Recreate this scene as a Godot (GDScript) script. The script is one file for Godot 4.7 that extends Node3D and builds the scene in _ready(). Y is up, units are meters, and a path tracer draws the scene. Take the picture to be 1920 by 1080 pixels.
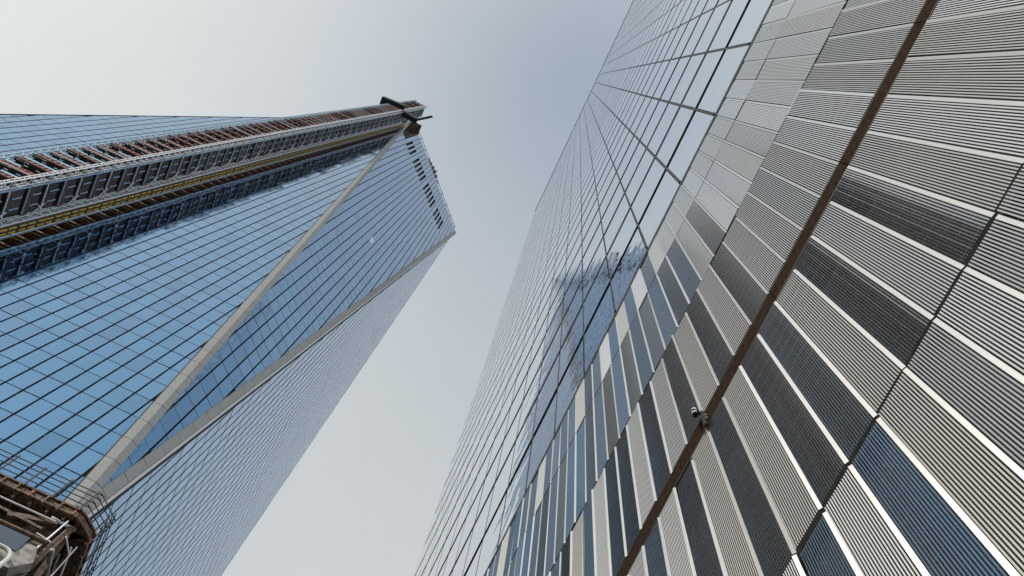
extends Node3D
# ---------------------------------------------------------------- helpers
class MB:
	var v := PackedVector3Array()
	var n := PackedVector3Array()
	var cl := PackedColorArray()
	var tint := Color(0, 0, 0, 0)   # set to give the next faces a colour of their own
	func tri(a: Vector3, b: Vector3, c: Vector3, nn: Vector3) -> void:
		if (b - a).cross(c - a).dot(nn) > 0.0:
			var t := b
			b = c
			c = t
		v.append(a); v.append(b); v.append(c)
		n.append(nn); n.append(nn); n.append(nn)
		if tint.a > 0.0:
			cl.append(tint); cl.append(tint); cl.append(tint)
	func quad(a: Vector3, b: Vector3, c: Vector3, d: Vector3, nn: Vector3) -> void:
		tri(a, b, c, nn)
		tri(a, c, d, nn)
	func box(c: Vector3, s: Vector3, bs := Basis.IDENTITY) -> void:
		var h := s * 0.5
		for ax in 3:
			for sg in [-1.0, 1.0]:
				var u := Vector3.ZERO
				var w := Vector3.ZERO
				var q := Vector3.ZERO
				q[ax] = h[ax] * sg
				u[(ax + 1) % 3] = h[(ax + 1) % 3]
				w[(ax + 2) % 3] = h[(ax + 2) % 3]
				var nn := Vector3.ZERO
				nn[ax] = sg
				quad(c + bs * (q - u - w), c + bs * (q + u - w), c + bs * (q + u + w), c + bs * (q - u + w), bs * nn)
	func bar(a: Vector3, b: Vector3, w: float, d := -1.0, side := Vector3.ZERO) -> void:
		var y := (b - a).normalized()
		var x := side
		if x == Vector3.ZERO:
			x = Vector3.UP if absf(y.y) < 0.9 else Vector3.RIGHT
		var z := x.cross(y).normalized()
		x = y.cross(z).normalized()
		box((a + b) * 0.5, Vector3(w, (b - a).length(), w if d < 0.0 else d), Basis(x, y, z))
	func tube(a: Vector3, b: Vector3, r: float, r2 := -1.0, seg := 10) -> void:
		if r2 < 0.0:
			r2 = r
		var y := (b - a).normalized()
		var x := Vector3.UP if absf(y.y) < 0.9 else Vector3.RIGHT
		var z := x.cross(y).normalized()
		x = y.cross(z).normalized()
		for i in seg:
			var t0 := TAU * i / seg
			var t1 := TAU * (i + 1) / seg
			var d0 := x * cos(t0) + z * sin(t0)
			var d1 := x * cos(t1) + z * sin(t1)
			quad(a + d0 * r, a + d1 * r, b + d1 * r2, b + d0 * r2, ((d0 + d1) * 0.5).normalized())
			tri(a, a + d0 * r, a + d1 * r, -y)
			tri(b, b + d0 * r2, b + d1 * r2, y)
	# a flat convex polygon pushed out from z0 to z1 along N
	func prism(poly: PackedVector2Array, o: Vector3, U: Vector3, V: Vector3, N: Vector3, z0: float, z1: float) -> void:
		var k := poly.size()
		var cen := Vector2.ZERO
		for p in poly:
			cen += p / k
		for i in range(1, k - 1):
			tri(o + U * poly[0].x + V * poly[0].y + N * z1, o + U * poly[i].x + V * poly[i].y + N * z1, o + U * poly[i + 1].x + V * poly[i + 1].y + N * z1, N)
		for i in k:
			var p := poly[i]
			var q := poly[(i + 1) % k]
			var e := q - p
			var out := Vector2(e.y, -e.x)
			if out.dot((p + q) * 0.5 - cen) < 0.0:
				out = -out
			if out.length() < 1e-6:
				continue
			out = out.normalized()
			var a := o + U * p.x + V * p.y
			var b := o + U * q.x + V * q.y
			quad(a + N * z0, b + N * z0, b + N * z1, a + N * z1, U * out.x + V * out.y)
	func mesh() -> ArrayMesh:
		var m := ArrayMesh.new()
		if v.size() == 0:
			return m
		var arr := []
		arr.resize(Mesh.ARRAY_MAX)
		arr[Mesh.ARRAY_VERTEX] = v
		arr[Mesh.ARRAY_NORMAL] = n
		if cl.size() == v.size():
			arr[Mesh.ARRAY_COLOR] = cl
		m.add_surface_from_arrays(Mesh.PRIMITIVE_TRIANGLES, arr)
		return m

var rng := RandomNumberGenerator.new()
var cam_t: Transform3D
const FPX := 1790.2

func put(called: String, mesh: Mesh, mat: Material, parent: Node, stuff := false) -> MeshInstance3D:
	var o := MeshInstance3D.new()
	o.name = called
	o.mesh = mesh
	o.material_override = mat
	parent.add_child(o, true)
	if stuff:
		o.set_meta("kind", "stuff")
	return o

func part(called: String, mb: MB, mat: Material, parent: Node, stuff := false) -> MeshInstance3D:
	return put(called, mb.mesh(), mat, parent, stuff)

func thing(called: String, label: String, category: String, at: Transform3D, group := "") -> Node3D:
	var o := Node3D.new()
	o.name = called
	add_child(o, true)
	o.transform = at
	o.set_meta("label", label)
	o.set_meta("category", category)
	if group != "":
		o.set_meta("group", group)
	return o

func lin(r: float, g: float, b: float) -> Color:
	return Color(r, g, b).linear_to_srgb()

func mat(c: Color, rough := 0.6, metal := 0.0, spec := 0.5) -> StandardMaterial3D:
	var m := StandardMaterial3D.new()
	m.albedo_color = c
	m.roughness = rough
	m.metallic = metal
	m.metallic_specular = spec
	return m

func noise(freq: float, oct := 4, sd := 1) -> FastNoiseLite:
	var f := FastNoiseLite.new()
	f.noise_type = FastNoiseLite.TYPE_SIMPLEX_SMOOTH
	f.frequency = freq
	f.fractal_octaves = oct
	f.seed = sd
	return f

# grain of matter: a colour ramp driven by noise, laid in world space
func grain(m: StandardMaterial3D, freq: float, lo: Color, hi: Color, scale: float, sd := 1, size := 512) -> void:
	var t := NoiseTexture2D.new()
	t.width = size
	t.height = size
	t.seamless = true
	t.noise = noise(freq, 5, sd)
	var g := Gradient.new()
	g.set_color(0, lo)
	g.set_color(1, hi)
	g.set_offset(0, 0.3)
	g.set_offset(1, 0.7)
	t.color_ramp = g
	m.albedo_texture = t
	m.uv1_triplanar = true
	m.uv1_world_triplanar = true
	m.uv1_scale = Vector3.ONE * scale

func waves(m: StandardMaterial3D, freq: float, strength: float, scale: Vector3, sd := 3, bump := 4.0, oct := 2) -> void:
	var t := NoiseTexture2D.new()
	t.width = 512
	t.height = 512
	t.seamless = true
	t.as_normal_map = true
	t.bump_strength = bump
	t.noise = noise(freq, oct, sd)
	m.normal_enabled = true
	m.normal_texture = t
	m.normal_scale = strength
	m.uv1_triplanar = true
	m.uv1_world_triplanar = true
	m.uv1_scale = scale

func px(p: Vector3) -> Vector2:
	var q := cam_t.affine_inverse() * p
	if q.z > -0.1:
		return Vector2(-9999, -9999)
	return Vector2(960 + FPX * q.x / -q.z, 540 - FPX * q.y / -q.z)

func shown(at: Transform3D, c: Array) -> float:   # size of a pane in the picture, 0 when outside it
	var p := []
	for a in c:
		p.append(px(at * a))
	var mid := Vector2.ZERO
	for q in p:
		mid += q / p.size()
	if mid.x < -30 or mid.x > 1950 or mid.y < -30 or mid.y > 1110:
		return 0.0
	var s := 0.0
	for i in p.size():
		s += p[i].cross(p[(i + 1) % p.size()])
	return absf(s) * 0.5

func clip(poly: PackedVector2Array, nx: float, ny: float, d: float) -> PackedVector2Array:   # keep nx*x + ny*y <= d
	var out := PackedVector2Array()
	var k := poly.size()
	for i in k:
		var a := poly[i]
		var b := poly[(i + 1) % k]
		var fa := nx * a.x + ny * a.y - d
		var fb := nx * b.x + ny * b.y - d
		if fa <= 0.0:
			out.append(a)
		if (fa < 0.0 and fb > 0.0) or (fa > 0.0 and fb < 0.0):
			out.append(a.lerp(b, fa / (fa - fb)))
	return out

func area(poly: PackedVector2Array) -> float:
	var s := 0.0
	for i in poly.size():
		s += poly[i].cross(poly[(i + 1) % poly.size()])
	return absf(s) * 0.5

# ---------------------------------------------------------------- materials
var M := {}
func materials() -> void:
	M.curtain = mat(lin(0.74, 0.80, 0.86), 0.015, 1.0)
	waves(M.curtain, 0.012, 0.09, Vector3(0.11, 0.11, 0.11), 5, 3.0)
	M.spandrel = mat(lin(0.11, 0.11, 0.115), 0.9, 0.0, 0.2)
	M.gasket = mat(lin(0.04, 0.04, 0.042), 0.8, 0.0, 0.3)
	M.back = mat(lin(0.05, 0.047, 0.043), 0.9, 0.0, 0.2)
	M.frame = mat(lin(0.05, 0.05, 0.052), 0.75, 0.0, 0.3)
	M.steel = mat(lin(0.74, 0.73, 0.71), 0.13, 1.0)
	M.steel_dull = mat(lin(0.5, 0.5, 0.49), 0.2, 1.0)
	M.steel_bronze = mat(lin(0.56, 0.53, 0.485), 0.16, 1.0)
	M.steel_band = mat(lin(0.57, 0.56, 0.54), 0.3, 1.0)
	M.rod = mat(lin(0.25, 0.24, 0.21), 0.4, 0.6)
	M.channel = mat(lin(0.04, 0.027, 0.018), 0.9, 0.0, 0.1)
	grain(M.channel, 0.02, Color(0.7, 0.68, 0.66), Color(1.0, 1.0, 1.0), 1.1, 8)
	M.channel_lip = mat(lin(0.34, 0.29, 0.2), 0.3, 1.0)
	M.tower_glass = mat(lin(0.15, 0.325, 0.55), 0.05, 1.0)
	M.tower_glass.vertex_color_use_as_albedo = true
	waves(M.tower_glass, 0.01, 0.06, Vector3(0.06, 0.06, 0.06), 9, 3.0)
	M.pale_glass = mat(lin(0.6, 0.68, 0.72), 0.12, 1.0)
	M.edge_steel = mat(lin(0.265, 0.27, 0.275), 0.5, 0.1)
	grain(M.edge_steel, 0.03, Color(0.92, 0.92, 0.91), Color(1.0, 1.0, 1.0), 0.22, 21)
	M.lit_end_white = mat(lin(0.5, 0.5, 0.5), 0.4, 0.2)
	M.rust = mat(lin(0.36, 0.13, 0.09), 0.8)
	grain(M.rust, 0.02, Color(0.55, 0.5, 0.5), Color(1.35, 1.3, 1.2), 0.4, 31)
	M.brown = mat(lin(0.15, 0.095, 0.062), 0.75)
	grain(M.brown, 0.015, Color(0.5, 0.5, 0.5), Color(1.4, 1.3, 1.2), 0.3, 32)
	M.dark_brown = mat(lin(0.09, 0.065, 0.048), 0.85)
	grain(M.dark_brown, 0.02, Color(0.5, 0.5, 0.5), Color(1.5, 1.4, 1.3), 0.3, 33)
	M.galv = mat(lin(0.7, 0.72, 0.74), 0.45, 0.15)
	M.galv_blue = mat(lin(0.32, 0.46, 0.58), 0.45, 0.4)
	M.blue_deck = mat(lin(0.12, 0.42, 0.6), 0.55)
	M.screen = mat(lin(0.075, 0.07, 0.07), 0.75)
	grain(M.screen, 0.05, Color(0.4, 0.4, 0.4), Color(1.5, 1.5, 1.5), 0.5, 34)
	M.yellow = mat(lin(0.62, 0.42, 0.03), 0.55)
	M.net = mat(lin(0.03, 0.042, 0.04), 0.85)
	M.cable = mat(lin(0.03, 0.027, 0.025), 0.6)
	M.paving = mat(lin(0.22, 0.21, 0.2), 0.85)
	grain(M.paving, 0.01, Color(0.8, 0.8, 0.8), Color(1.1, 1.1, 1.1), 0.2, 41)
	M.asphalt = mat(lin(0.05, 0.05, 0.052), 0.9)
	M.concrete = mat(lin(0.3, 0.29, 0.27), 0.85)
	grain(M.concrete, 0.012, Color(0.75, 0.75, 0.75), Color(1.1, 1.1, 1.1), 0.25, 42)
	M.white_paint = mat(lin(0.6, 0.6, 0.57), 0.35)
	M.dark_mirror = mat(lin(0.1, 0.13, 0.17), 0.1, 0.8)
	M.lens = mat(lin(0.008, 0.008, 0.01), 0.12)

# ---------------------------------------------------------------- the glass office block on the right
const PW := 0.4775
# which way the slats of the panels in each row are turned: d and b towards the tower, l and m and n towards the sky, e towards the tower's rim
const LOOKS := {
	1: "nnnnnnelblblblbdlbbdblbdbblbdbblbbdbblbb",
	2: "enendebdbdbdbdbdbbdbdbbdbdbdbbdbdbdbbdbb",
	3: "lmlldldldldlddlbldbldlbldlbldbldlbldblbl",
	4: "dldlddmdldldldlbdlbldbldlbldlbldblbldlbl",
	5: "nmnlblbldlblblblblblblblblblblblblblblbl"}
func slat(m: MB, x: float, w: float, ang: float, h: float, depth: float) -> void:
	var nn := Vector3(sin(ang), 0, cos(ang))
	var tt := Vector3(cos(ang), 0, -sin(ang))
	var a := Vector3(x, 0, 0) - tt * w * 0.5
	var b := Vector3(x, 0, 0) + tt * w * 0.5
	var c := Vector3(x, 0, 0) - nn * depth
	var up := Vector3(0, h, 0)
	m.quad(a, b, b + up, a + up, nn)
	var n1 := (tt * depth - nn * w * 0.5).normalized()
	m.quad(b, c, c + up, b + up, n1)
	var n2 := (-tt * depth - nn * w * 0.5).normalized()
	m.quad(c, a, a + up, c + up, n2)
	m.tri(a, b, c, Vector3.DOWN)
	m.tri(a + up, b + up, c + up, Vector3.UP)

func office_block() -> void:
	var t := Vector3(0.12654524, 0, 0.99196084)
	var n := Vector3(-0.99196084, 0, 0.12654524)
	var at := Transform3D(Basis(t, Vector3.UP, n), -n * 3.5)
	var o := thing("office_building", "glass office block with vertical steel louvre podium and black floor lines", "building", at)
	var s0 := -29.95
	var s1 := 33.07
	var gb := 26.55
	var fl := 4.3
	var nf := 43
	var roof := gb + fl * nf
	# body behind the cladding
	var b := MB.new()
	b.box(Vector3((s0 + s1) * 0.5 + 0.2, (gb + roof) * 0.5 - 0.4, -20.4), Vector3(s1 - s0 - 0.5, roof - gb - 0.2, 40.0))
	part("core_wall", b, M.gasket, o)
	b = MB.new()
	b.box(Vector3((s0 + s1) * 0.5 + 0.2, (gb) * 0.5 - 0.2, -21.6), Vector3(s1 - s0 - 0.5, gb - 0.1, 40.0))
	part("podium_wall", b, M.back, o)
	b = MB.new()
	b.box(Vector3((s0 + s1) * 0.5, roof - 0.02, -20.0), Vector3(s1 - s0 + 0.04, 0.5, 40.1))
	part("roof_parapet", b, M.frame, o)
	# the glass
	var pane := MB.new()
	pane.prism(PackedVector2Array([Vector2(-0.91, 0), Vector2(0.91, 0), Vector2(0.91, fl - 0.56), Vector2(-0.91, fl - 0.56)]), Vector3.ZERO, Vector3.RIGHT, Vector3.UP, Vector3.BACK, -0.012, 0.0)
	var pm := pane.mesh()
	var all := []
	var cols := int(round((s1 - s0) / 1.91))
	for j in nf:
		for i in cols:
			var c := Vector3(s0 + 1.91 * (i + 0.5), gb + fl * j + 0.02, 0)
			var f := fl - 0.56
			var sz := shown(at, [c + Vector3(-0.93, 0, 0), c + Vector3(0.93, 0, 0), c + Vector3(0.93, f, 0), c + Vector3(-0.93, f, 0)])
			var bs := Basis.from_euler(Vector3(rng.randfn(0.0, 0.0008), rng.randfn(0.0, 0.0011), 0))
			all.append([sz, Transform3D(bs, c)])
	all.sort_custom(func(p, q): return p[0] > q[0])
	var rest := MB.new()
	for i in all.size():
		if i < 300:
			var g := put("window_pane", pm, M.curtain, o)
			g.transform = all[i][1]
		else:
			var x: Transform3D = all[i][1]
			for k in pane.v.size():
				rest.v.append(x * pane.v[k])
				rest.n.append(x.basis * pane.n[k])
	part("upper_window_panes", rest, M.curtain, o, true)
	# slim caps between the panes
	for i in cols + 1:
		var c := MB.new()
		c.box(Vector3(s0 + 1.91 * i, (gb + roof) * 0.5, -0.03), Vector3(0.05, roof - gb - 0.6, 0.05))
		part("mullion", c, M.frame, o)
	# end wall past the corner, seen only from the side
	b = MB.new()
	b.quad(Vector3(s0, gb, 0), Vector3(s0, gb, -40), Vector3(s0, roof, -40), Vector3(s0, roof, 0), Vector3.LEFT)
	part("end_glazing", b, M.curtain, o)
	# dark head trim under the glass
	b = MB.new()
	b.box(Vector3((s0 + s1) * 0.5, gb - 0.17, -0.045), Vector3(s1 - s0, 0.30, 0.10))
	part("head_trim", b, M.gasket, o)
	# louvred rows: bottom, top, first line, first and last panel, slat share, slats apart
	var rows := [
		[23.37, 26.20, 0.61, -11, 33, 0.86, 1],
		[18.62, 23.33, 0.61, -10, 29, 0.80, 2],
		[14.38, 18.58, 0.44, -9, 22, 0.56, 3],
		[9.62, 13.88, 0.44, -9, 18, 0.55, 4],
		[5.2, 9.58, 0.44, -7, 12, 0.55, 5]]
	var single := 0
	for r in rows:
		var h: float = r[1] - r[0]
		var pitch := (PW - 0.062) / 14.0
		var single_mesh := {}
		for k in range(r[3], r[4] + 1):
			var xx: float = r[2] - PW * (k + 1)
			# the slats of a panel are turned as one: towards the sky over the street, or towards the tower
			var az := rad_to_deg(atan(-(xx + PW * 0.5) / 3.5)) - 7.3
			var look := -30.0
			match LOOKS[r[6]].substr(clampi(k, 0, 39), 1) if k >= 0 else "n":
				"d": look = 28.0 + rng.randf_range(-3, 4)
				"b": look = 44.0 + rng.randf_range(-6, 4)
				"m": look = -8.0
				"e": look = 19.0
				"n": look = az - (4.0 if posmod(k, 2) == 0 else 12.0)
				_: look = -30.0 + rng.randf_range(-8, 8)
			var sm: Material = M.steel
			var pick := rng.randf()
			if pick < 0.22:
				sm = M.steel_dull
			elif pick < 0.5:
				sm = M.steel_bronze
			var ang := deg_to_rad(roundf((az - look) * 0.5))
			# slats stand further apart where they are turned square to the street
			var share: float = r[5]
			if r[6] >= 3:
				var phi := deg_to_rad(az + 7.3)
				share = clampf(0.5 * cos(phi) / cos(phi - ang), 0.3, 0.62)
			var band := MB.new()
			band.box(Vector3(PW - 0.027, h * 0.5, -0.008), Vector3(0.044, h - 0.01, 0.006), Basis(Vector3.UP, deg_to_rad((az + 30.0) * 0.5)))
			var zz := rng.randf_range(-0.003, 0.003)
			var tilt := Basis.from_euler(Vector3(rng.randfn(0, 0.002), rng.randfn(0, 0.008), 0))
			var apart: bool = (r[6] == 5 and k >= -3 and k <= 7) or (r[6] == 4 and k >= -2 and k <= 6)
			if apart and single + 14 <= 300:
				single += 14
				if not single_mesh.has([ang, share]):
					var one := MB.new()
					slat(one, 0, pitch * share, ang, h - 0.03, pitch * 0.26)
					single_mesh[[ang, share]] = one.mesh()
				var p := part("louver_panel", band, M.steel_band, o)
				p.transform = Transform3D(tilt, Vector3(xx, r[0], zz))
				for i in 14:
					var s := put("slat", single_mesh[[ang, share]], sm, p)
					s.transform = Transform3D(Basis.from_euler(Vector3(0, rng.randfn(0, 0.012), 0)), Vector3(0.006 + pitch * (i + 0.5), 0.015, 0))
			else:
				var joined := MB.new()
				joined.v.append_array(band.v)
				joined.n.append_array(band.n)
				for i in 14:
					slat(joined, 0.006 + pitch * (i + 0.5), pitch * share, ang, h - 0.03, pitch * 0.26)
				var p := part("louver_panel", joined, sm, o)
				p.transform = Transform3D(tilt, Vector3(xx, r[0], zz))
		var ra: float = r[2] - PW * (r[4] + 1)
		var rb: float = r[2] - PW * r[3]
		if r[6] >= 3:
			var rods := MB.new()
			var y: float = r[0] + 0.17
			while y < r[1]:
				rods.bar(Vector3(ra, y, -0.038), Vector3(rb, y, -0.038), 0.004)
				y += 0.3
			part("support_rods", rods, M.rod, o, true)
		# the podium goes on beyond the louvres one can tell apart
		var more := MB.new()
		for e in [[s0, ra], [rb, s1]]:
			if e[1] - e[0] > 0.05:
				more.box(Vector3((e[0] + e[1]) * 0.5, r[0] + h * 0.5, -0.03), Vector3(e[1] - e[0] - 0.01, h - 0.03, 0.05))
		part("podium_cladding", more, M.steel_band, o, true)
	# the brown channel with its joints
	var cs := 2.34 + 1.9 * 6
	while cs > s0 + 1.9:
		var c := MB.new()
		c.box(Vector3(cs - 0.95, 14.12, -0.055), Vector3(1.886, 0.42, 0.1))
		var ch := part("channel_section", c, M.channel, o)
		c = MB.new()
		c.box(Vector3(cs - 0.95, 13.899, -0.05), Vector3(1.89, 0.012, 0.1))
		c.box(Vector3(cs - 0.95, 14.341, -0.05), Vector3(1.89, 0.012, 0.1))
		part("channel_lip", c, M.channel_lip, ch)
		cs -= 1.9
	# lower wall, out of the picture
	b = MB.new()
	b.box(Vector3((s0 + s1) * 0.5, 2.57, -0.2), Vector3(s1 - s0, 5.14, 0.3))
	part("base_wall", b, M.frame, o)
	# camera on the channel
	var sc := thing("security_camera", "small white cylinder camera with black lens clamped on brown channel", "camera", at * Transform3D(Basis.IDENTITY, Vector3(-3.37, 14.1, 0.01)))
	b = MB.new()
	b.tube(Vector3(-0.05, 0.40, 0.09), Vector3(-0.03, 0.13, 0.12), 0.038, -1.0, 18)
	var body := part("body", b, M.white_paint, sc)
	b = MB.new()
	b.tube(Vector3(-0.0305, 0.14, 0.119), Vector3(-0.028, 0.10, 0.123), 0.042, -1.0, 18)
	part("lens", b, M.lens, body)
	b = MB.new()
	b.box(Vector3(0.0, 0.02, 0.02), Vector3(0.05, 0.5, 0.035))
	b.box(Vector3(-0.02, 0.25, 0.08), Vector3(0.04, 0.06, 0.14))
	part("bracket", b, M.gasket, sc)
	for yy in [-0.05, 0.06]:
		b = MB.new()
		b.tube(Vector3(0.045, yy, 0.0), Vector3(0.045, yy, 0.03), 0.018, 0.012, 8)
		part("bolt", b, M.white_paint, sc)

# ---------------------------------------------------------------- the tapering tower on the left
const S2 := 30.5
const HB := 57.0
const HT := 347.9
const FH := 3.4545
const PA := 1.44
var tower_at: Transform3D

func edge_a(y: float) -> float:
	return S2 * (1.0 - (y - HB) / (HT - HB))

func tower() -> void:
	var o := thing("glass_skyscraper", "tall blue glass tower of tapering triangular faces with pale steel edges", "skyscraper", tower_at)
	var slope := S2 / (HT - HB)
	var floors := int(ceil((HT - HB) / FH))
	var all := []     # [size, polygon, origin, U, V, N, full]
	# upright triangles: front (normal +z) with the open hoist strip, side (normal +x)
	for face in 2:
		var U := Vector3.RIGHT if face == 0 else Vector3.FORWARD
		var N := Vector3.BACK if face == 0 else Vector3.RIGHT
		var org := N * S2
		for j in floors:
			for i in range(-22, 22):
				var gy := 0.055 if face == 0 else 0.09
				var y0 := HB + FH * j + gy
				var y1 := minf(HB + FH * (j + 1) - gy, HT)
				var gx := 0.085 if face == 0 else 0.11
				var x0 := PA * i + gx
				var x1 := PA * (i + 1) - gx
				if face == 0:
					var w0 := -3.4
					var w1 := 4.4
					if x1 < w1 + 0.2 and x0 > w0 - 0.2:
						continue
					if x0 < w1 and x1 > w1:
						x0 = w1
					if x0 < w0 and x1 > w0:
						x1 = w0
				var q := PackedVector2Array([Vector2(x0, y0), Vector2(x1, y0), Vector2(x1, y1), Vector2(x0, y1)])
				var full := 4
				var inset_r := 1.08 if face == 0 else 0.35
				var inset_l := 0.35 if face == 0 else 0.2
				# right border x <= edge - inset ; x + slope*y <= S2 + slope*HB - inset
				q = clip(q, 1.0, slope, S2 + slope * HB - (inset_r if face == 0 else inset_l))
				q = clip(q, -1.0, slope, S2 + slope * HB - (inset_l if face == 0 else inset_r))
				if q.size() < 3 or area(q) < 0.15:
					continue
				all.append(pane_rec(q, org, U, Vector3.UP, N, area(q)))
	# the inverted triangle between them
	var P1 := Vector3(S2, HB, S2)
	var P2 := Vector3(0, HT, S2)
	var P3 := Vector3(S2, HT, 0)
	var NI := (P2 - P1).cross(P3 - P1).normalized()
	if NI.x < 0:
		NI = -NI
	var HI := (P3 - P2).normalized()
	var VI := NI.cross(HI).normalized()
	if VI.y < 0:
		VI = -VI
	var mid := (P2 + P3) * 0.5
	var L := (mid - P1).length()
	var hw := (P3 - P2).length() * 0.5
	var sl := hw / L
	var slots := []
	for g in [[-13.15, 3], [-7.15, 5], [1.55, 5], [10.5, 4]]:
		for k in g[1]:
			slots.append(g[0] + 1.4755 * k)
	var pI := 1.4755
	for j in range(0, int(ceil(L / FH))):
		for i in range(-15, 15):
			var v0 := -FH * (j + 1) + 0.05
			var v1 := -FH * j - 0.05
			var x0 := pI * (i + 0.35) + 0.085
			var x1 := pI * (i + 1.35) - 0.085
			if x1 < -14.4 and v1 > -44.0:
				continue
			var cut := false
			for s in slots:
				if absf((x0 + x1) * 0.5 - s) < 0.74 and v0 > -50.5 and v1 < -27.0:
					cut = true
			if cut:
				if i % 1 == 0:
					x0 += 0.66
			var q := PackedVector2Array([Vector2(x0, v0), Vector2(x1, v0), Vector2(x1, v1), Vector2(x0, v1)])
			# |x| <= hw*(1+v/L) - inset
			q = clip(q, 1.0, -sl, hw - 0.2)
			q = clip(q, -1.0, -sl, hw - 0.32)
			if q.size() < 3 or area(q) < 0.12:
				continue
			all.append(pane_rec(q, mid, HI, VI, NI, area(q)))
	all.sort_custom(func(p, q): return p[0] > q[0])
	var rest := MB.new()
	for i in all.size():
		var a: Array = all[i]
		var poly: PackedVector2Array = a[1]
		var cen := Vector2.ZERO
		for p in poly:
			cen += p / poly.size()
		var c3: Vector3 = a[2] + a[3] * cen.x + a[4] * cen.y
		var rel := PackedVector2Array()
		for p in poly:
			rel.append(p - cen)
		var tilt := Basis(a[3], rng.randfn(0, 0.004)) * Basis(a[4], rng.randfn(0, 0.004))
		var shade := 0.97 + rng.randfn(0.0, 0.055)      # batches of coated glass differ a little
		var tone := Color(clampf(shade + rng.randfn(0, 0.03), 0.7, 1.0), clampf(shade + rng.randfn(0, 0.012), 0.7, 1.0), clampf(shade, 0.7, 1.0))
		rest.tint = tone
		if i < 300:
			var m := MB.new()
			m.tint = tone
			m.prism(rel, Vector3.ZERO, a[3], a[4], a[5], -0.02, 0.0)
			var g := part("window_pane", m, M.tower_glass, o)
			g.transform = Transform3D(tilt, c3)
		else:
			rest.prism(rel, c3, tilt * a[3], tilt * a[4], tilt * a[5], -0.02, 0.0)
	part("upper_window_panes", rest, M.tower_glass, o, true)
	# pale replacement pane
	var b := MB.new()
	b.box(mid + HI * 0.95 + VI * -162.0 + NI * 0.02, Vector3(0.9, 5.0, 0.05), Basis(HI, VI, NI))
	part("pale_pane", b, M.pale_glass, o)
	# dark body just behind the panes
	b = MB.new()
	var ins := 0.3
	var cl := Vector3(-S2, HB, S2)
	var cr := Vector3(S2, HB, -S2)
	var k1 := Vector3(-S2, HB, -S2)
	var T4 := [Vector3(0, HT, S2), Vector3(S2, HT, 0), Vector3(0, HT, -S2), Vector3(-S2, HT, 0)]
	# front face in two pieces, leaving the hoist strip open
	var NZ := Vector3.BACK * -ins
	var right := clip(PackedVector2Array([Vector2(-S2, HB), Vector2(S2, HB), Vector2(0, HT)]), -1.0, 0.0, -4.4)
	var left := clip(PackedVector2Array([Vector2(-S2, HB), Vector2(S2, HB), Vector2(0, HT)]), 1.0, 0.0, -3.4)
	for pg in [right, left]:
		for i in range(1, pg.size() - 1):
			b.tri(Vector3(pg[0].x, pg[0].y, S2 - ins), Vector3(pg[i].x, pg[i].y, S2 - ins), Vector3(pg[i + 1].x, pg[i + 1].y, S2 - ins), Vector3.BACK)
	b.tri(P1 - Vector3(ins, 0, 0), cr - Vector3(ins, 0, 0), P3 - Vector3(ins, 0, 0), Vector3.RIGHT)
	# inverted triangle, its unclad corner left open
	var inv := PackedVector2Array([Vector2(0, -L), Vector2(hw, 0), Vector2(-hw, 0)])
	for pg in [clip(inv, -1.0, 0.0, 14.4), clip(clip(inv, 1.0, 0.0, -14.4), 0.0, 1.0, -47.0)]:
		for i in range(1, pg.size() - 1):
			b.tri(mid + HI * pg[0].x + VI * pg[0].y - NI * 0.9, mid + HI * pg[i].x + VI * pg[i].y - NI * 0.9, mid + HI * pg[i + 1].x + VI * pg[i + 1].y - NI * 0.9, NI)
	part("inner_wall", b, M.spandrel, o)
	# the faces turned away, plain glass
	b = MB.new()
	b.tint = Color(0.96, 0.96, 0.96)
	b.tri(cl, k1, T4[3], Vector3.LEFT)
	b.tri(cr, k1, T4[2], Vector3.FORWARD)
	b.tri(cl, T4[0], T4[3], Vector3(-0.7, 0, 0.7))
	b.tri(cr, T4[1], T4[2], Vector3(0.7, 0, -0.7))
	b.tri(k1, T4[2], T4[3], Vector3(-0.7, 0, -0.7))
	part("rear_glazing", b, M.tower_glass, o)
	b = MB.new()
	b.quad(T4[0] - Vector3(0, 1, 0), T4[1] - Vector3(0, 1, 0), T4[2] - Vector3(0, 1, 0), T4[3] - Vector3(0, 1, 0), Vector3.UP)
	part("roof", b, M.concrete, o)
	# steel edges, one panel to each storey
	for j in floors:
		var y0 := HB + FH * j + 0.03
		var y1 := minf(HB + FH * (j + 1) - 0.03, HT - 0.2)
		if y1 - y0 < 0.3:
			continue
		# near-flush band on the front face and its return on the inverted face
		b = MB.new()
		b.prism(PackedVector2Array([Vector2(edge_a(y0) - 1.04, y0), Vector2(edge_a(y0) - 0.34, y0), Vector2(edge_a(y1) - 0.34, y1), Vector2(edge_a(y1) - 1.04, y1)]), Vector3(0, 0, S2), Vector3.RIGHT, Vector3.UP, Vector3.BACK, -0.1, 0.02)
		part("edge_panel", b, M.edge_steel, o)
		var v0 := -L * (1.0 - (y0 - HB) / (HT - HB))
		var v1 := -L * (1.0 - (y1 - HB) / (HT - HB))
		var e0 := hw * (1.0 + v0 / L)
		var e1 := hw * (1.0 + v1 / L)
		b = MB.new()
		# return closing the corner between both bands
		var ra := Vector3(edge_a(y0) - 0.34, y0, S2 + 0.02)
		var rb := Vector3(edge_a(y1) - 0.34, y1, S2 + 0.02)
		var rc := mid + HI * (-e0 + 0.30) + VI * v0 + NI * 0.02
		var rd := mid + HI * (-e1 + 0.30) + VI * v1 + NI * 0.02
		b.quad(ra, rb, rd, rc, NI)
		part("edge_panel", b, M.edge_steel, o)
		# proud band along the side face
		b = MB.new()
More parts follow.
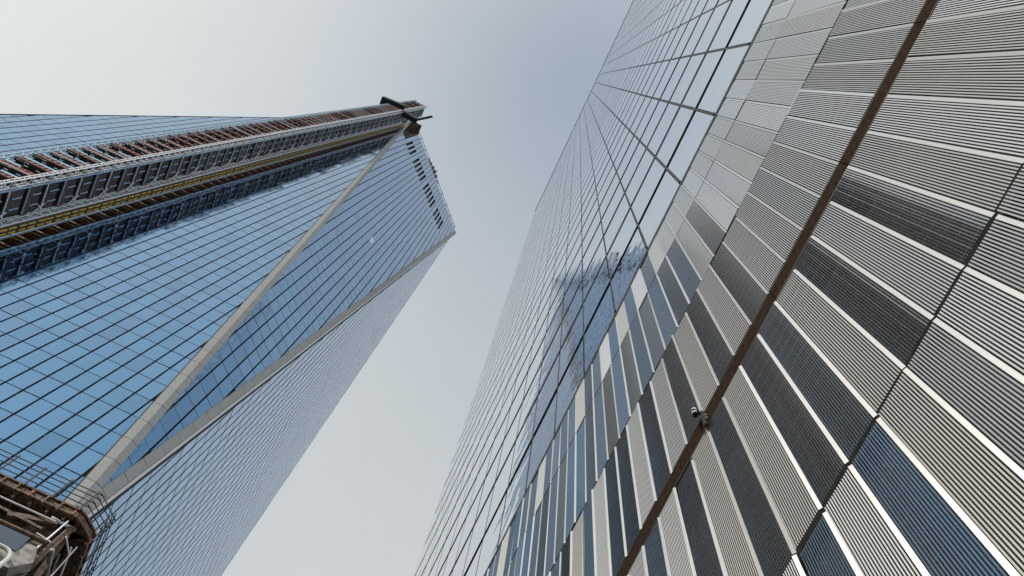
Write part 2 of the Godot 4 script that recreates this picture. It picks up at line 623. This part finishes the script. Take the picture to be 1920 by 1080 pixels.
		b.prism(PackedVector2Array([Vector2(e0 - 0.18, v0), Vector2(e0 + 0.66, v0), Vector2(e1 + 0.66, v1), Vector2(e1 - 0.18, v1)]), mid, HI, VI, NI, -0.3, 0.02)
		part("edge_panel", b, M.edge_steel, o)
	b = MB.new()
	b.prism(PackedVector2Array([Vector2(S2 - 1.04, HB), Vector2(S2 - 0.36, HB), Vector2(-0.36, HT), Vector2(-1.04, HT)]), Vector3(0, 0, S2), Vector3.RIGHT, Vector3.UP, Vector3.BACK, -0.2, -0.05)
	part("joint_backing", b, M.frame, o)
	b = MB.new()
	b.prism(PackedVector2Array([Vector2(0.69, -L), Vector2(0.92, -L), Vector2(hw + 0.92, 0), Vector2(hw + 0.69, 0)]), mid, HI, VI, NI, -0.35, 0.06)
	part("lit_end_strip", b, M.lit_end_white, o)  # paler strip, light on the band's end face put into its colour
	b = MB.new()
	b.prism(PackedVector2Array([Vector2(0.925, -L), Vector2(1.15, -L), Vector2(hw + 1.15, 0), Vector2(hw + 0.925, 0)]), mid, HI, VI, NI, -0.6, 0.0)
	part("shadow_gap_strip", b, M.gasket, o)  # solid dark strip, the shade of the gap put into its colour
	# dark slim line left of the front band
	b = MB.new()
	b.prism(PackedVector2Array([Vector2(S2 - 1.14, HB), Vector2(S2 - 1.05, HB), Vector2(-1.05, HT), Vector2(-1.14, HT)]), Vector3(0, 0, S2), Vector3.RIGHT, Vector3.UP, Vector3.BACK, -0.1, 0.01)
	part("gasket", b, M.gasket, o)
	# open strip behind the hoist: floor slabs and their edge beams
	b = MB.new()
	b.box(Vector3(0.5, (HB + HT) * 0.5, S2 - 3.6), Vector3(7.8, HT - HB - 2, 0.2))
	part("shaft_wall", b, M.brown, o)
	for j in floors - 1:
		b = MB.new()
		var y := HB + FH * j
		b.box(Vector3(0.5, y, S2 - 1.9), Vector3(7.78, 0.32, 3.2))
		var sb := part("floor_slab", b, M.brown, o)
		b = MB.new()
		b.box(Vector3(0.5, y - 0.55, S2 - 0.75), Vector3(7.76, 0.06, 0.5))
		b.box(Vector3(0.5, y - 0.36, S2 - 0.75), Vector3(7.76, 0.4, 0.06))
		part("edge_beam", b, M.brown, sb)
	# unclad steel at the top corner
	for k in 9:
		b = MB.new()
		var yy := HT - 50.0 + 5.2 * k
		var v := -L * (1.0 - (yy - HB) / (HT - HB))
		var a0 := mid + HI * (-hw * (1.0 + v / L) + 0.9) + VI * v - NI * 0.4
		var a1 := mid + HI * -14.3 + VI * v - NI * 0.4
		b.bar(a0, a1, 1.7, 0.5, VI)
		part("corner_beam", b, M.brown, o)
	for k in 4:
		b = MB.new()
		var hh := -19.5 + 1.6 * k
		b.bar(mid + HI * hh + VI * -46.0 - NI * 0.3, mid + HI * hh - NI * 0.3, 0.3)
		part("corner_column", b, M.brown, o)
	b = MB.new()
	b.quad(mid + HI * -hw + VI * -47.5 - NI * 1.2, mid + HI * -14.0 + VI * -47.5 - NI * 1.2, mid + HI * -14.0 - NI * 1.2, mid + HI * -hw - NI * 1.2, NI)
	part("corner_backing", b, M.brown, o)
	# parapet rail along the top edge
	for k in 9:
		b = MB.new()
		var pp := mid + HI * (-14.0 + 4.3 * k)
		b.bar(pp, pp + Vector3(0, 3.2, 0), 0.22)
		part("rail_post", b, M.cable, o)
	b = MB.new()
	b.bar(mid + HI * -20.0 + Vector3(0, 3.0, 0), mid + HI * 20.6 + Vector3(0, 2.0, 0), 0.16)
	part("parapet_rail", b, M.cable, o)
	# steel of the unfinished crown showing over the top edge
	for k in 6:
		b = MB.new()
		var base := mid + HI * (-6.0 + 1.7 * k) - NI * 0.8
		var hgt: float = [4.0, 6.5, 8.5, 9.5, 7.0, 3.5][k]
		b.bar(base - Vector3(0, 2, 0), base + Vector3(0, hgt, 0), 1.1)
		part("crown_column", b, M.brown, o)

func pane_rec(q: PackedVector2Array, org: Vector3, U: Vector3, V: Vector3, N: Vector3, ar: float) -> Array:
	var c := []
	for p in q:
		c.append(org + U * p.x + V * p.y)
	return [shown(tower_at, c), q, org, U, V, N]

# ---------------------------------------------------------------- the hoist on the front face
func lattice(o: Node3D, called: String, c: Vector3, wx: float, wz: float, y0: float, y1: float, step: float, m: Material) -> void:
	var holder := Node3D.new()
	holder.name = called
	o.add_child(holder, true)
	for sx in [-1, 1]:
		for sz in [-1, 1]:
			var b := MB.new()
			var p := c + Vector3(sx * wx * 0.5, 0, sz * wz * 0.5)
			b.bar(Vector3(p.x, y0, p.z), Vector3(p.x, y1, p.z), 0.09)
			part("rail", b, m, holder)
	var z := MB.new()
	var y := y0
	var f := 1.0
	while y < y1 - step:
		for sx in [-1, 1]:
			z.bar(Vector3(c.x + sx * wx * 0.5, y, c.z - f * wz * 0.5), Vector3(c.x + sx * wx * 0.5, y + step, c.z + f * wz * 0.5), 0.06)
		for sz in [-1, 1]:
			z.bar(Vector3(c.x - f * wx * 0.5, y, c.z + sz * wz * 0.5), Vector3(c.x + f * wx * 0.5, y + step, c.z + sz * wz * 0.5), 0.06)
		f = -f
		y += step
	part("bracing", z, m, holder, true)

func hoist() -> void:
	var o := thing("construction_hoist", "tall builders' hoist scaffold with lattice masts climbing the blue tower", "hoist", tower_at)
	var X0 := -2.0
	var X1 := 2.92
	var Z0 := S2
	var Y0 := 0.0
	var Y1 := 349.0
	lattice(o, "lattice_mast", Vector3(X1 - 0.2, 0, Z0 + 6.15), 0.4, 0.7, Y0, Y1, 0.86, M.galv)
	lattice(o, "lattice_mast", Vector3(X0 + 0.3, 0, Z0 + 6.2), 0.6, 0.6, Y0, Y1, 0.86, M.galv_blue)
	lattice(o, "lattice_mast", Vector3(X1 - 0.2, 0, Z0 + 1.85), 0.3, 0.55, Y0, HT - 40, 0.86, M.galv)
	# dark sheets added inside, standing in for the shade within the hoist
	var b := MB.new()
	b.box(Vector3(X1 - 1.2, (Y0 + Y1) * 0.5, Z0 + 3.6), Vector3(0.1, Y1 - Y0 - 2, 4.3))
	part("inner_shade_sheet", b, M.screen, o)
	b = MB.new()
	b.box(Vector3(0.2, (Y0 + Y1) * 0.5, Z0 + 4.2), Vector3(3.7, Y1 - Y0 - 2, 0.1))
	part("inner_shade_sheet", b, M.screen, o)
	b = MB.new()
	b.box(Vector3(X1 + 0.02, (Y0 + HT - 30) * 0.5, Z0 + 0.12), Vector3(0.12, HT - 30, 0.22))
	part("guide_rail", b, M.galv_blue, o)
	b = MB.new()
	b.box(Vector3(X1 + 0.02, (Y0 + Y1) * 0.5, Z0 + 5.55), Vector3(0.12, Y1 - 2, 0.16))
	part("guide_rail", b, M.galv_blue, o)
	b = MB.new()
	b.bar(Vector3(X1 - 0.05, Y0, Z0 + 1.5), Vector3(X1 - 0.05, HT - 35, Z0 + 1.5), 0.12)
	part("guide_rail", b, M.galv, o)
	var k0 := 0
	var k1 := int((Y1 - 2.0) / FH)
	var mk := {}
	for k in range(k0, k1):
		var y := FH * k + 0.55
		var n := Node3D.new()
		n.name = "storey_frame"
		o.add_child(n, true)
		n.position = Vector3(0, y, 0)
		# front landing: white edge bar, lattice beam, decking strip, small handrail pieces
		b = MB.new()
		b.bar(Vector3(X0 + 0.5, 0, Z0 + 6.5), Vector3(X1 - 0.3, 0, Z0 + 6.5), 0.1, 0.14)
		part("landing_edge", b, M.galv if rng.randf() < 0.6 else M.brown, n)
		b = MB.new()
		b.bar(Vector3(X0 + 0.5, 0.42, Z0 + 6.4), Vector3(X1 - 0.3, 0.42, Z0 + 6.4), 0.1, 0.2)
		b.bar(Vector3(X0 + 0.5, 1.12, Z0 + 6.4), Vector3(X1 - 0.3, 1.12, Z0 + 6.4), 0.1, 0.2)
		for i in 7:
			var xx := X0 + 0.7 + i * 0.62
			b.bar(Vector3(xx, 0.42, Z0 + 6.4), Vector3(xx + 0.28, 1.12, Z0 + 6.4), 0.26, 0.16)
		part("lattice_beam", b, M.rust, n)
		b = MB.new()
		b.box(Vector3((X0 + X1) * 0.5 + 0.1, 0.3, Z0 + 5.3), Vector3(X1 - X0 - 0.7, 0.1, 1.9))
		part("decking", b, M.dark_brown, n)
		if k < 34 or rng.randf() < 0.18:
			for i in 2:
				if rng.randf() < 0.12:
					continue
				b = MB.new()
				b.box(Vector3(X0 + 1.45 + i * 2.05 + rng.randf_range(-0.1, 0.1), 1.62 + rng.randf_range(-0.1, 0.1), Z0 + 6.42), Vector3(1.85, 0.42, 0.06))
				part("toe_board", b, M.blue_deck, n)
		b = MB.new()
		for i in 3:
			b = MB.new()
			b.box(Vector3(X0 + 1.1 + i * 1.35, 2.55, Z0 + 6.35), Vector3(0.42, 0.12, 0.08))
			part("hand_rail", b, M.galv_blue, n)
		# side bays
		b = MB.new()
		var sag := rng.randf_range(-0.25, 0.2)
		b.box(Vector3(X1 - 0.25 + sag * 0.3, 1.55 + sag * 0.4, Z0 + 4.0 + sag), Vector3(0.05, 2.5 + sag, 2.9), Basis(Vector3.RIGHT, sag * 0.12))
		part("screen_panel", b, M.screen, n)
		b = MB.new()
		b.box(Vector3(X1 - 0.1, 0.0, Z0 + 3.95), Vector3(0.12, 0.16, 3.1))
		part("bay_post", b, M.galv if k % 2 == 0 else M.galv_blue, n)
		if k % 2 == 1:
			b = MB.new()
			b.box(Vector3(X1 - 0.3, 0.55, Z0 + 3.9), Vector3(0.5, 0.95, 3.3))
			part("pillar", b, M.dark_brown, n)
			b = MB.new()
			b.bar(Vector3(X1 - 0.02, 2.0, Z0 + 2.3), Vector3(X1 - 0.02, 3.9, Z0 + 3.1), 0.09)
			b.bar(Vector3(X1 - 0.02, 3.9, Z0 + 2.3), Vector3(X1 - 0.02, 2.6, Z0 + 3.1), 0.09)
			part("cross_brace", b, M.galv, n)
		for zz in [3.2, 4.4]:
			b = MB.new()
			b.box(Vector3(X1 - 0.12, 1.75, Z0 + zz), Vector3(0.08, 1.7, 0.12))
			part("mid_rail", b, M.galv_blue, n)
		b = MB.new()
		for i in 5:
			b.bar(Vector3(X1 - 0.2, 0.5 + i * 0.5, Z0 + 2.6), Vector3(X1 - 0.2, 0.8 + i * 0.42, Z0 + 5.3), 0.03)
		part("net_cords", b, M.cable, n, true)
		if y < HT - 36:
			for zz in [0.55, 1.05]:
				for yy in [0.95, 2.55]:
					b = MB.new()
					b.box(Vector3(X1 + 0.04, yy + rng.randf_range(-0.06, 0.06), Z0 + zz), Vector3(0.08, rng.randf_range(1.2, 1.4), 0.14))
					part("safety_rail", b, M.yellow, n)
			b = MB.new()
			b.box(Vector3(X1 - 0.12, 1.73, Z0 + 0.8), Vector3(0.05, 3.4, 0.9))
			part("kick_plate", b, M.screen, n)
	# tie beams back to the tower
	for k in range(0, k1, 4):
		b = MB.new()
		b.bar(Vector3(X0 + 0.3, FH * k + 0.2, Z0 - 1.0), Vector3(X0 + 0.3, FH * k + 0.2, Z0 + 6.0), 0.2)
		part("tie_beam", b, M.brown, o)
	# netted work platforms near the top
	var defs := [
		[Vector3(-0.9, 0, 6.5), Vector3(7.6, 1.0, 2.4), "work_platform", "long dark netted work platform sticking out across the hoist top", -0.05],
		[Vector3(5.6, 0, 5.2), Vector3(4.9, 1.0, 1.5), "work_platform", "short dark netted work platform beside the tower's unclad corner", 0.04]]
	for d in defs:
		var w := thing(d[2], d[3], "platform", tower_at * Transform3D(Basis(Vector3.UP, d[4]), Vector3(0, 300, S2) + d[0]), "netted platforms on the hoist")
		b = MB.new()
		b.box(Vector3.ZERO, d[1])
		part("deck", b, M.net, w)
		b = MB.new()
		for sx in [-1, 1]:
			for sz in [-1, 1]:
				b.bar(Vector3(sx * d[1].x * 0.48, 0.5, sz * d[1].z * 0.48), Vector3(sx * d[1].x * 0.48, 3.4, sz * d[1].z * 0.48), 0.12)
		part("posts", b, M.cable, w)
		for sz in [-1, 1]:
			b = MB.new()
			b.box(Vector3(0, 2.0, sz * d[1].z * 0.5), Vector3(d[1].x, 2.6, 0.08))
			part("net", b, M.net, w)
	# lifting arm
	var arm := thing("lifting_arm", "dark steel arm reaching out from the hoist top over empty sky", "crane arm", tower_at * Transform3D(Basis.IDENTITY, Vector3(8.0, 300, S2 + 5.6)))
	b = MB.new()
	b.bar(Vector3(-0.2, 0.4, -0.1), Vector3(3.8, 0.4, 2.9), 0.7, 0.7)
	part("boom", b, M.net, arm)
	b = MB.new()
	for i in 4:
		var p := Vector3(1.2, 0.7, 1.0).lerp(Vector3(3.4, 0.7, 2.6), i / 3.0)
		b.bar(p, p + Vector3(0.35, 2.6, 0.25), 0.1)
		b.bar(p + Vector3(0.3, 0.0, 0.2), p + Vector3(-0.1, 2.6, 0.0), 0.1)
	part("guard_frame", b, M.galv, arm)

# ---------------------------------------------------------------- the unclad podium corner
func podium() -> void:
	var o := thing("podium_steel_frame", "rust brown unclad steel base frame under the blue glass tower", "steel frame", tower_at)
	var ZA := 32.1
	var XB := 32.7
	var yt := 54.5
	# outline of the deck corner
	var c0 := Vector3(-32.0, 0, ZA)
	var c1 := Vector3(31.6, 0, ZA)
	var c2 := Vector3(XB, 0, 31.2)
	var c3 := Vector3(XB, 0, -31.0)
	var b := MB.new()
	b.box(Vector3(0, 27.0, 0), Vector3(61.0, 53.6, 61.0))
	part("inner_core", b, M.dark_brown, o)
	b = MB.new()
	b.quad(c0 + Vector3.UP * (yt - 0.9), c1 + Vector3.UP * (yt - 0.9), c1 + Vector3.UP * (yt - 0.9) - Vector3(0, 0, 3), c0 + Vector3.UP * (yt - 0.9) - Vector3(0, 0, 3), Vector3.DOWN)
	b.quad(c2 + Vector3.UP * (yt - 0.9), c3 + Vector3.UP * (yt - 0.9), c3 + Vector3(-3, yt - 0.9, 0), c2 + Vector3(-3, yt - 0.9, 0), Vector3.DOWN)
	b.tri(c1 + Vector3.UP * (yt - 0.9), c2 + Vector3.UP * (yt - 0.9), Vector3(29, yt - 0.9, 29), Vector3.DOWN)
	part("deck_soffit", b, M.brown, o)
	for e in [[c0, c1], [c1, c2], [c2, c3]]:
		for yy in [yt - 0.1, yt - 0.85]:
			b = MB.new()
			b.bar(e[0] + Vector3.UP * yy, e[1] + Vector3.UP * yy, 0.16, 0.34)
			part("edge_beam", b, M.brown, o)
		b = MB.new()
		b.bar(e[0] + Vector3.UP * (yt - 0.47), e[1] + Vector3.UP * (yt - 0.47), 0.6, 0.08)
		part("edge_plate", b, M.brown, o)
	# lower ring beams, columns and braces
	for lev in [46.5, 40.0, 33.0, 26.0, 19.0, 12.0, 5.0]:
		for e in [[Vector3(-30, lev, 30.9), Vector3(30.9, lev, 30.9)], [Vector3(30.9, lev, 30.9), Vector3(30.9, lev, -30)]]:
			b = MB.new()
			b.bar(e[0], e[1], 0.7, 0.35)
			part("ring_beam", b, M.brown, o)
	for i in 6:
		var xx := 30.7 - i * 4.6
		b = MB.new()
		b.box(Vector3(xx, 26.8, 31.0), Vector3(0.6, 53.4, 0.6))
		part("column", b, M.brown, o)
		if i > 0:
			b = MB.new()
			b.box(Vector3(31.0, 26.8, xx), Vector3(0.6, 53.4, 0.6))
			part("column", b, M.brown, o)
		b = MB.new()
		b.bar(Vector3(xx, 53.2, 31.5), Vector3(xx - 3.0, 47.5, 31.3), 0.45, 0.3)
		part("brace", b, M.dark_brown, o)
		b = MB.new()
		b.bar(Vector3(31.5, 53.2, xx), Vector3(31.3, 47.5, xx - 3.0), 0.45, 0.3)
		part("brace", b, M.dark_brown, o)
	for i in 16:
		b = MB.new()
		b.box(Vector3(31.0 - i * 1.1, yt - 1.15, 31.4), Vector3(0.14, 0.4, 1.2))
		part("joist", b, M.brown, o)
	# pipes running under the deck
	for p in [[Vector3(10, 52.6, 32.05), Vector3(30.85, 52.6, 32.05), 0.065, "galv"], [Vector3(30.4, 53.0, 31.9), Vector3(31.9, 53.4, 31.5), 0.12, "galv"], [Vector3(28.6, 51.2, 31.6), Vector3(30.0, 51.2, 31.6), 0.09, "white_paint"], [Vector3(10, 50.45, 32.1), Vector3(31.5, 50.45, 32.1), 0.16, "brown"], [Vector3(32.0, 50.4, 31.9), Vector3(32.4, 50.4, 28.6), 0.15, "rust_pipe"], [Vector3(32.3, 52.6, 30.9), Vector3(32.3, 52.6, 20.0), 0.07, "galv"]]:
		b = MB.new()
		b.tube(p[0], p[1], p[2])
		part("pipe", b, M.concrete if p[3] == "rust_pipe" else M[p[3]], o)
	for i in 14:
		b = MB.new()
		var px0 := 31.3 - i * 0.95
		b.box(Vector3(px0, yt - 0.62 + rng.randf_range(-0.1, 0.1), ZA + 0.12), Vector3(0.12, rng.randf_range(0.5, 1.0), 0.18))
		part("stiffener", b, M.brown if i % 3 else M.rust, o)
		b = MB.new()
		b.box(Vector3(XB + 0.12, yt - 0.62 + rng.randf_range(-0.1, 0.1), 30.9 - i * 0.95), Vector3(0.18, rng.randf_range(0.5, 1.0), 0.12))
		part("stiffener", b, M.brown if i % 3 else M.rust, o)
	for p in [[Vector3(26.0, 53.3, 31.9), Vector3(29.8, 49.2, 31.8), 0.3], [Vector3(30.9, 52.9, 31.8), Vector3(28.4, 51.6, 31.9), 0.4], [Vector3(31.8, 52.6, 31.5), Vector3(32.2, 48.4, 30.6), 0.35], [Vector3(32.2, 53.2, 30.4), Vector3(31.9, 49.8, 27.6), 0.3], [Vector3(31.7, 53.4, 31.6), Vector3(31.7, 46.0, 31.6), 0.4], [Vector3(27.0, 51.9, 31.95), Vector3(30.6, 51.6, 31.95), 0.22], [Vector3(32.1, 51.4, 31.0), Vector3(32.1, 51.4, 24.0), 0.3]]:
		b = MB.new()
		b.bar(p[0], p[1], p[2], p[2] * 0.5)
		part("strut", b, M.brown, o)
	for p in [[Vector3(31.35, 53.3, 31.95), Vector3(31.35, 48.0, 32.0), 0.05], [Vector3(31.9, 52.2, 31.7), Vector3(32.5, 52.2, 30.6), 0.06], [Vector3(30.6, 51.0, 32.0), Vector3(31.6, 50.9, 31.9), 0.06], [Vector3(32.5, 53.0, 30.8), Vector3(32.5, 49.0, 30.0), 0.04]]:
		b = MB.new()
		b.tube(p[0], p[1], p[2], -1.0, 8)
		part("conduit", b, M.galv, o)
	# guard wires standing out over the deck edge
	var rail := thing("guard_wire_fence", "thin dark guard wires on posts along the brown deck edge", "railing", tower_at)
	var off := Vector3(0.0, 0, 0.25)
	for wy in [0.35, 0.95, 1.55, 2.05]:
		b = MB.new()
		b.tube(Vector3(5, yt + wy, ZA + 0.25), Vector3(31.9, yt + wy, ZA + 0.25), 0.035, -1.0, 6)
		part("wire", b, M.cable, rail)
		b = MB.new()
		b.tube(Vector3(31.6, yt + wy, ZA + 0.42), Vector3(33.1, yt + wy, 31.1), 0.035, -1.0, 6)
		part("wire", b, M.cable, rail)
		b = MB.new()
		b.tube(Vector3(XB + 0.25, yt + wy, 31.6), Vector3(XB + 0.25, yt + wy, 5), 0.035, -1.0, 6)
		part("wire", b, M.cable, rail)
	for i in 8:
		b = MB.new()
		b.box(Vector3(31.4 - i * 1.85, yt + 1.0, ZA + 0.22), Vector3(0.09, 2.7, 0.09))
		part("post", b, M.cable, rail)
		b = MB.new()
		b.box(Vector3(XB + 0.22, yt + 1.0, 31.0 - i * 1.85), Vector3(0.09, 2.7, 0.09))
		part("post", b, M.cable, rail)
	# the pale fitting with a dark square pane and a rounded tube frame
	var fx := thing("equipment_cabin", "pale grey cabin with dark square pane hung in brown steel frame", "cabin", tower_at * Transform3D(Basis.IDENTITY, Vector3(30.0, 46.0, 32.3)))
	b = MB.new()
	b.prism(PackedVector2Array([Vector2(-4, 1.0), Vector2(1.3, 1.0), Vector2(2.0, 2.2), Vector2(1.5, 3.5), Vector2(-4, 3.5)]), Vector3.ZERO, Vector3.RIGHT, Vector3.UP, Vector3.BACK, -0.6, 0.0)
	part("body", b, M.concrete, fx)
	b = MB.new()
	b.box(Vector3(-0.2, 3.15, 0.04), Vector3(2.0, 1.5, 0.06))
	part("pane", b, M.dark_mirror, fx)
	b = MB.new()
	var prev := Vector3(-4, 1.9, 0.35)
	for i in 9:
		var th := PI * 0.5 * (1.0 - i / 8.0)
		var q := Vector3(0.3 + 0.7 * cos(th), 1.2 + 0.7 * sin(th), 0.35)
		b.tube(prev, q, 0.13)
		prev = q
	b.tube(prev, Vector3(1.0, -2.0, 0.35), 0.13)
	part("tube_frame", b, M.white_paint, fx)

func ground() -> void:
	var b := MB.new()
	b.quad(Vector3(-900, 0, -900), Vector3(900, 0, -900), Vector3(900, 0, 900), Vector3(-900, 0, 900), Vector3.UP)
	var g := part("ground", b, M.asphalt, self)
	g.set_meta("kind", "structure")
	b = MB.new()
	b.box(Vector3(-1.0, 0.06, 0), Vector3(12, 0.12, 120), Basis(Vector3.UP, 0.1268))
	g = part("pavement", b, M.paving, self)
	g.set_meta("kind", "structure")

func _ready() -> void:
	rng.seed = 7
	# camera
	var pitch := deg_to_rad(77.0042)
	var roll := deg_to_rad(17.7387)
	var fw := Vector3(0, sin(pitch), -cos(pitch))
	var u := Vector3(0, cos(pitch), sin(pitch))
	var r := Vector3.RIGHT
	var r2 := r * cos(roll) + u * sin(roll)
	var u2 := -r * sin(roll) + u * cos(roll)
	cam_t = Transform3D(Basis(r2, u2, -fw), Vector3(0, 1.7, 0))
	var cam := Camera3D.new()
	cam.name = "camera"
	cam.transform = cam_t
	cam.fov = 2.0 * rad_to_deg(atan(540.0 / FPX))
	cam.near = 0.05
	cam.far = 4000.0
	add_child(cam)
	cam.current = true
	# sky
	var we := WorldEnvironment.new()
	we.name = "environment"
	var env := Environment.new()
	env.background_mode = Environment.BG_SKY
	# hazy white sky, greyer blue overhead, a little brighter on the sun's side
	var img := Image.create(512, 256, false, Image.FORMAT_RGBF)
	var sund := Vector3(-0.6, 0.58, 0.55).normalized()
	var cloud := noise(0.8, 4, 77)
	for yy in 256:
		var th := PI * (yy + 0.5) / 256.0
		for xx in 512:
			var az := TAU * (xx + 0.5) / 512.0
			var d := Vector3(sin(az) * sin(th), cos(th), -cos(az) * sin(th))
			var k := 1.0 - exp(-pow(th / deg_to_rad(18.0), 1.5))
			var c := Vector3(0.215, 0.295, 0.40).lerp(Vector3(0.57, 0.61, 0.63), k)
			c += Vector3(0.37, 0.34, 0.28) * pow(d.dot(sund) * 0.5 + 0.5, 4.0)
			c *= 1.0 + 0.045 * cloud.get_noise_3d(d.x * 3.0, d.y * 3.0, d.z * 3.0)
			if d.y < 0.0:
				c = Vector3(0.36, 0.43, 0.51)
			img.set_pixel(xx, yy, Color(c.x, c.y, c.z))
	var sk := PanoramaSkyMaterial.new()
	sk.panorama = ImageTexture.create_from_image(img)
	var sky := Sky.new()
	sky.sky_material = sk
	env.sky = sky
	env.tonemap_mode = Environment.TONE_MAPPER_LINEAR
	env.tonemap_exposure = 1.0
	env.sdfgi_enabled = true
	env.ssao_enabled = true
	env.ssil_enabled = true
	we.environment = env
	add_child(we)
	# hazy sun
	var sun := DirectionalLight3D.new()
	sun.name = "sun"
	sun.light_energy = 1.1
	sun.light_angular_distance = 4.0
	sun.light_color = Color(1.0, 0.975, 0.94)
	sun.shadow_enabled = true
	add_child(sun)
	sun.look_at_from_position(Vector3(-60, 58, 55), Vector3.ZERO, Vector3.UP)
	tower_at = Transform3D(Basis(Vector3(0.99127624, 0, -0.1318007), Vector3.UP, Vector3(0.1318007, 0, 0.99127624)), Vector3(-56.6283, 0, -61.7085))
	materials()
	ground()
	office_block()
	tower()
	hoist()
	podium()
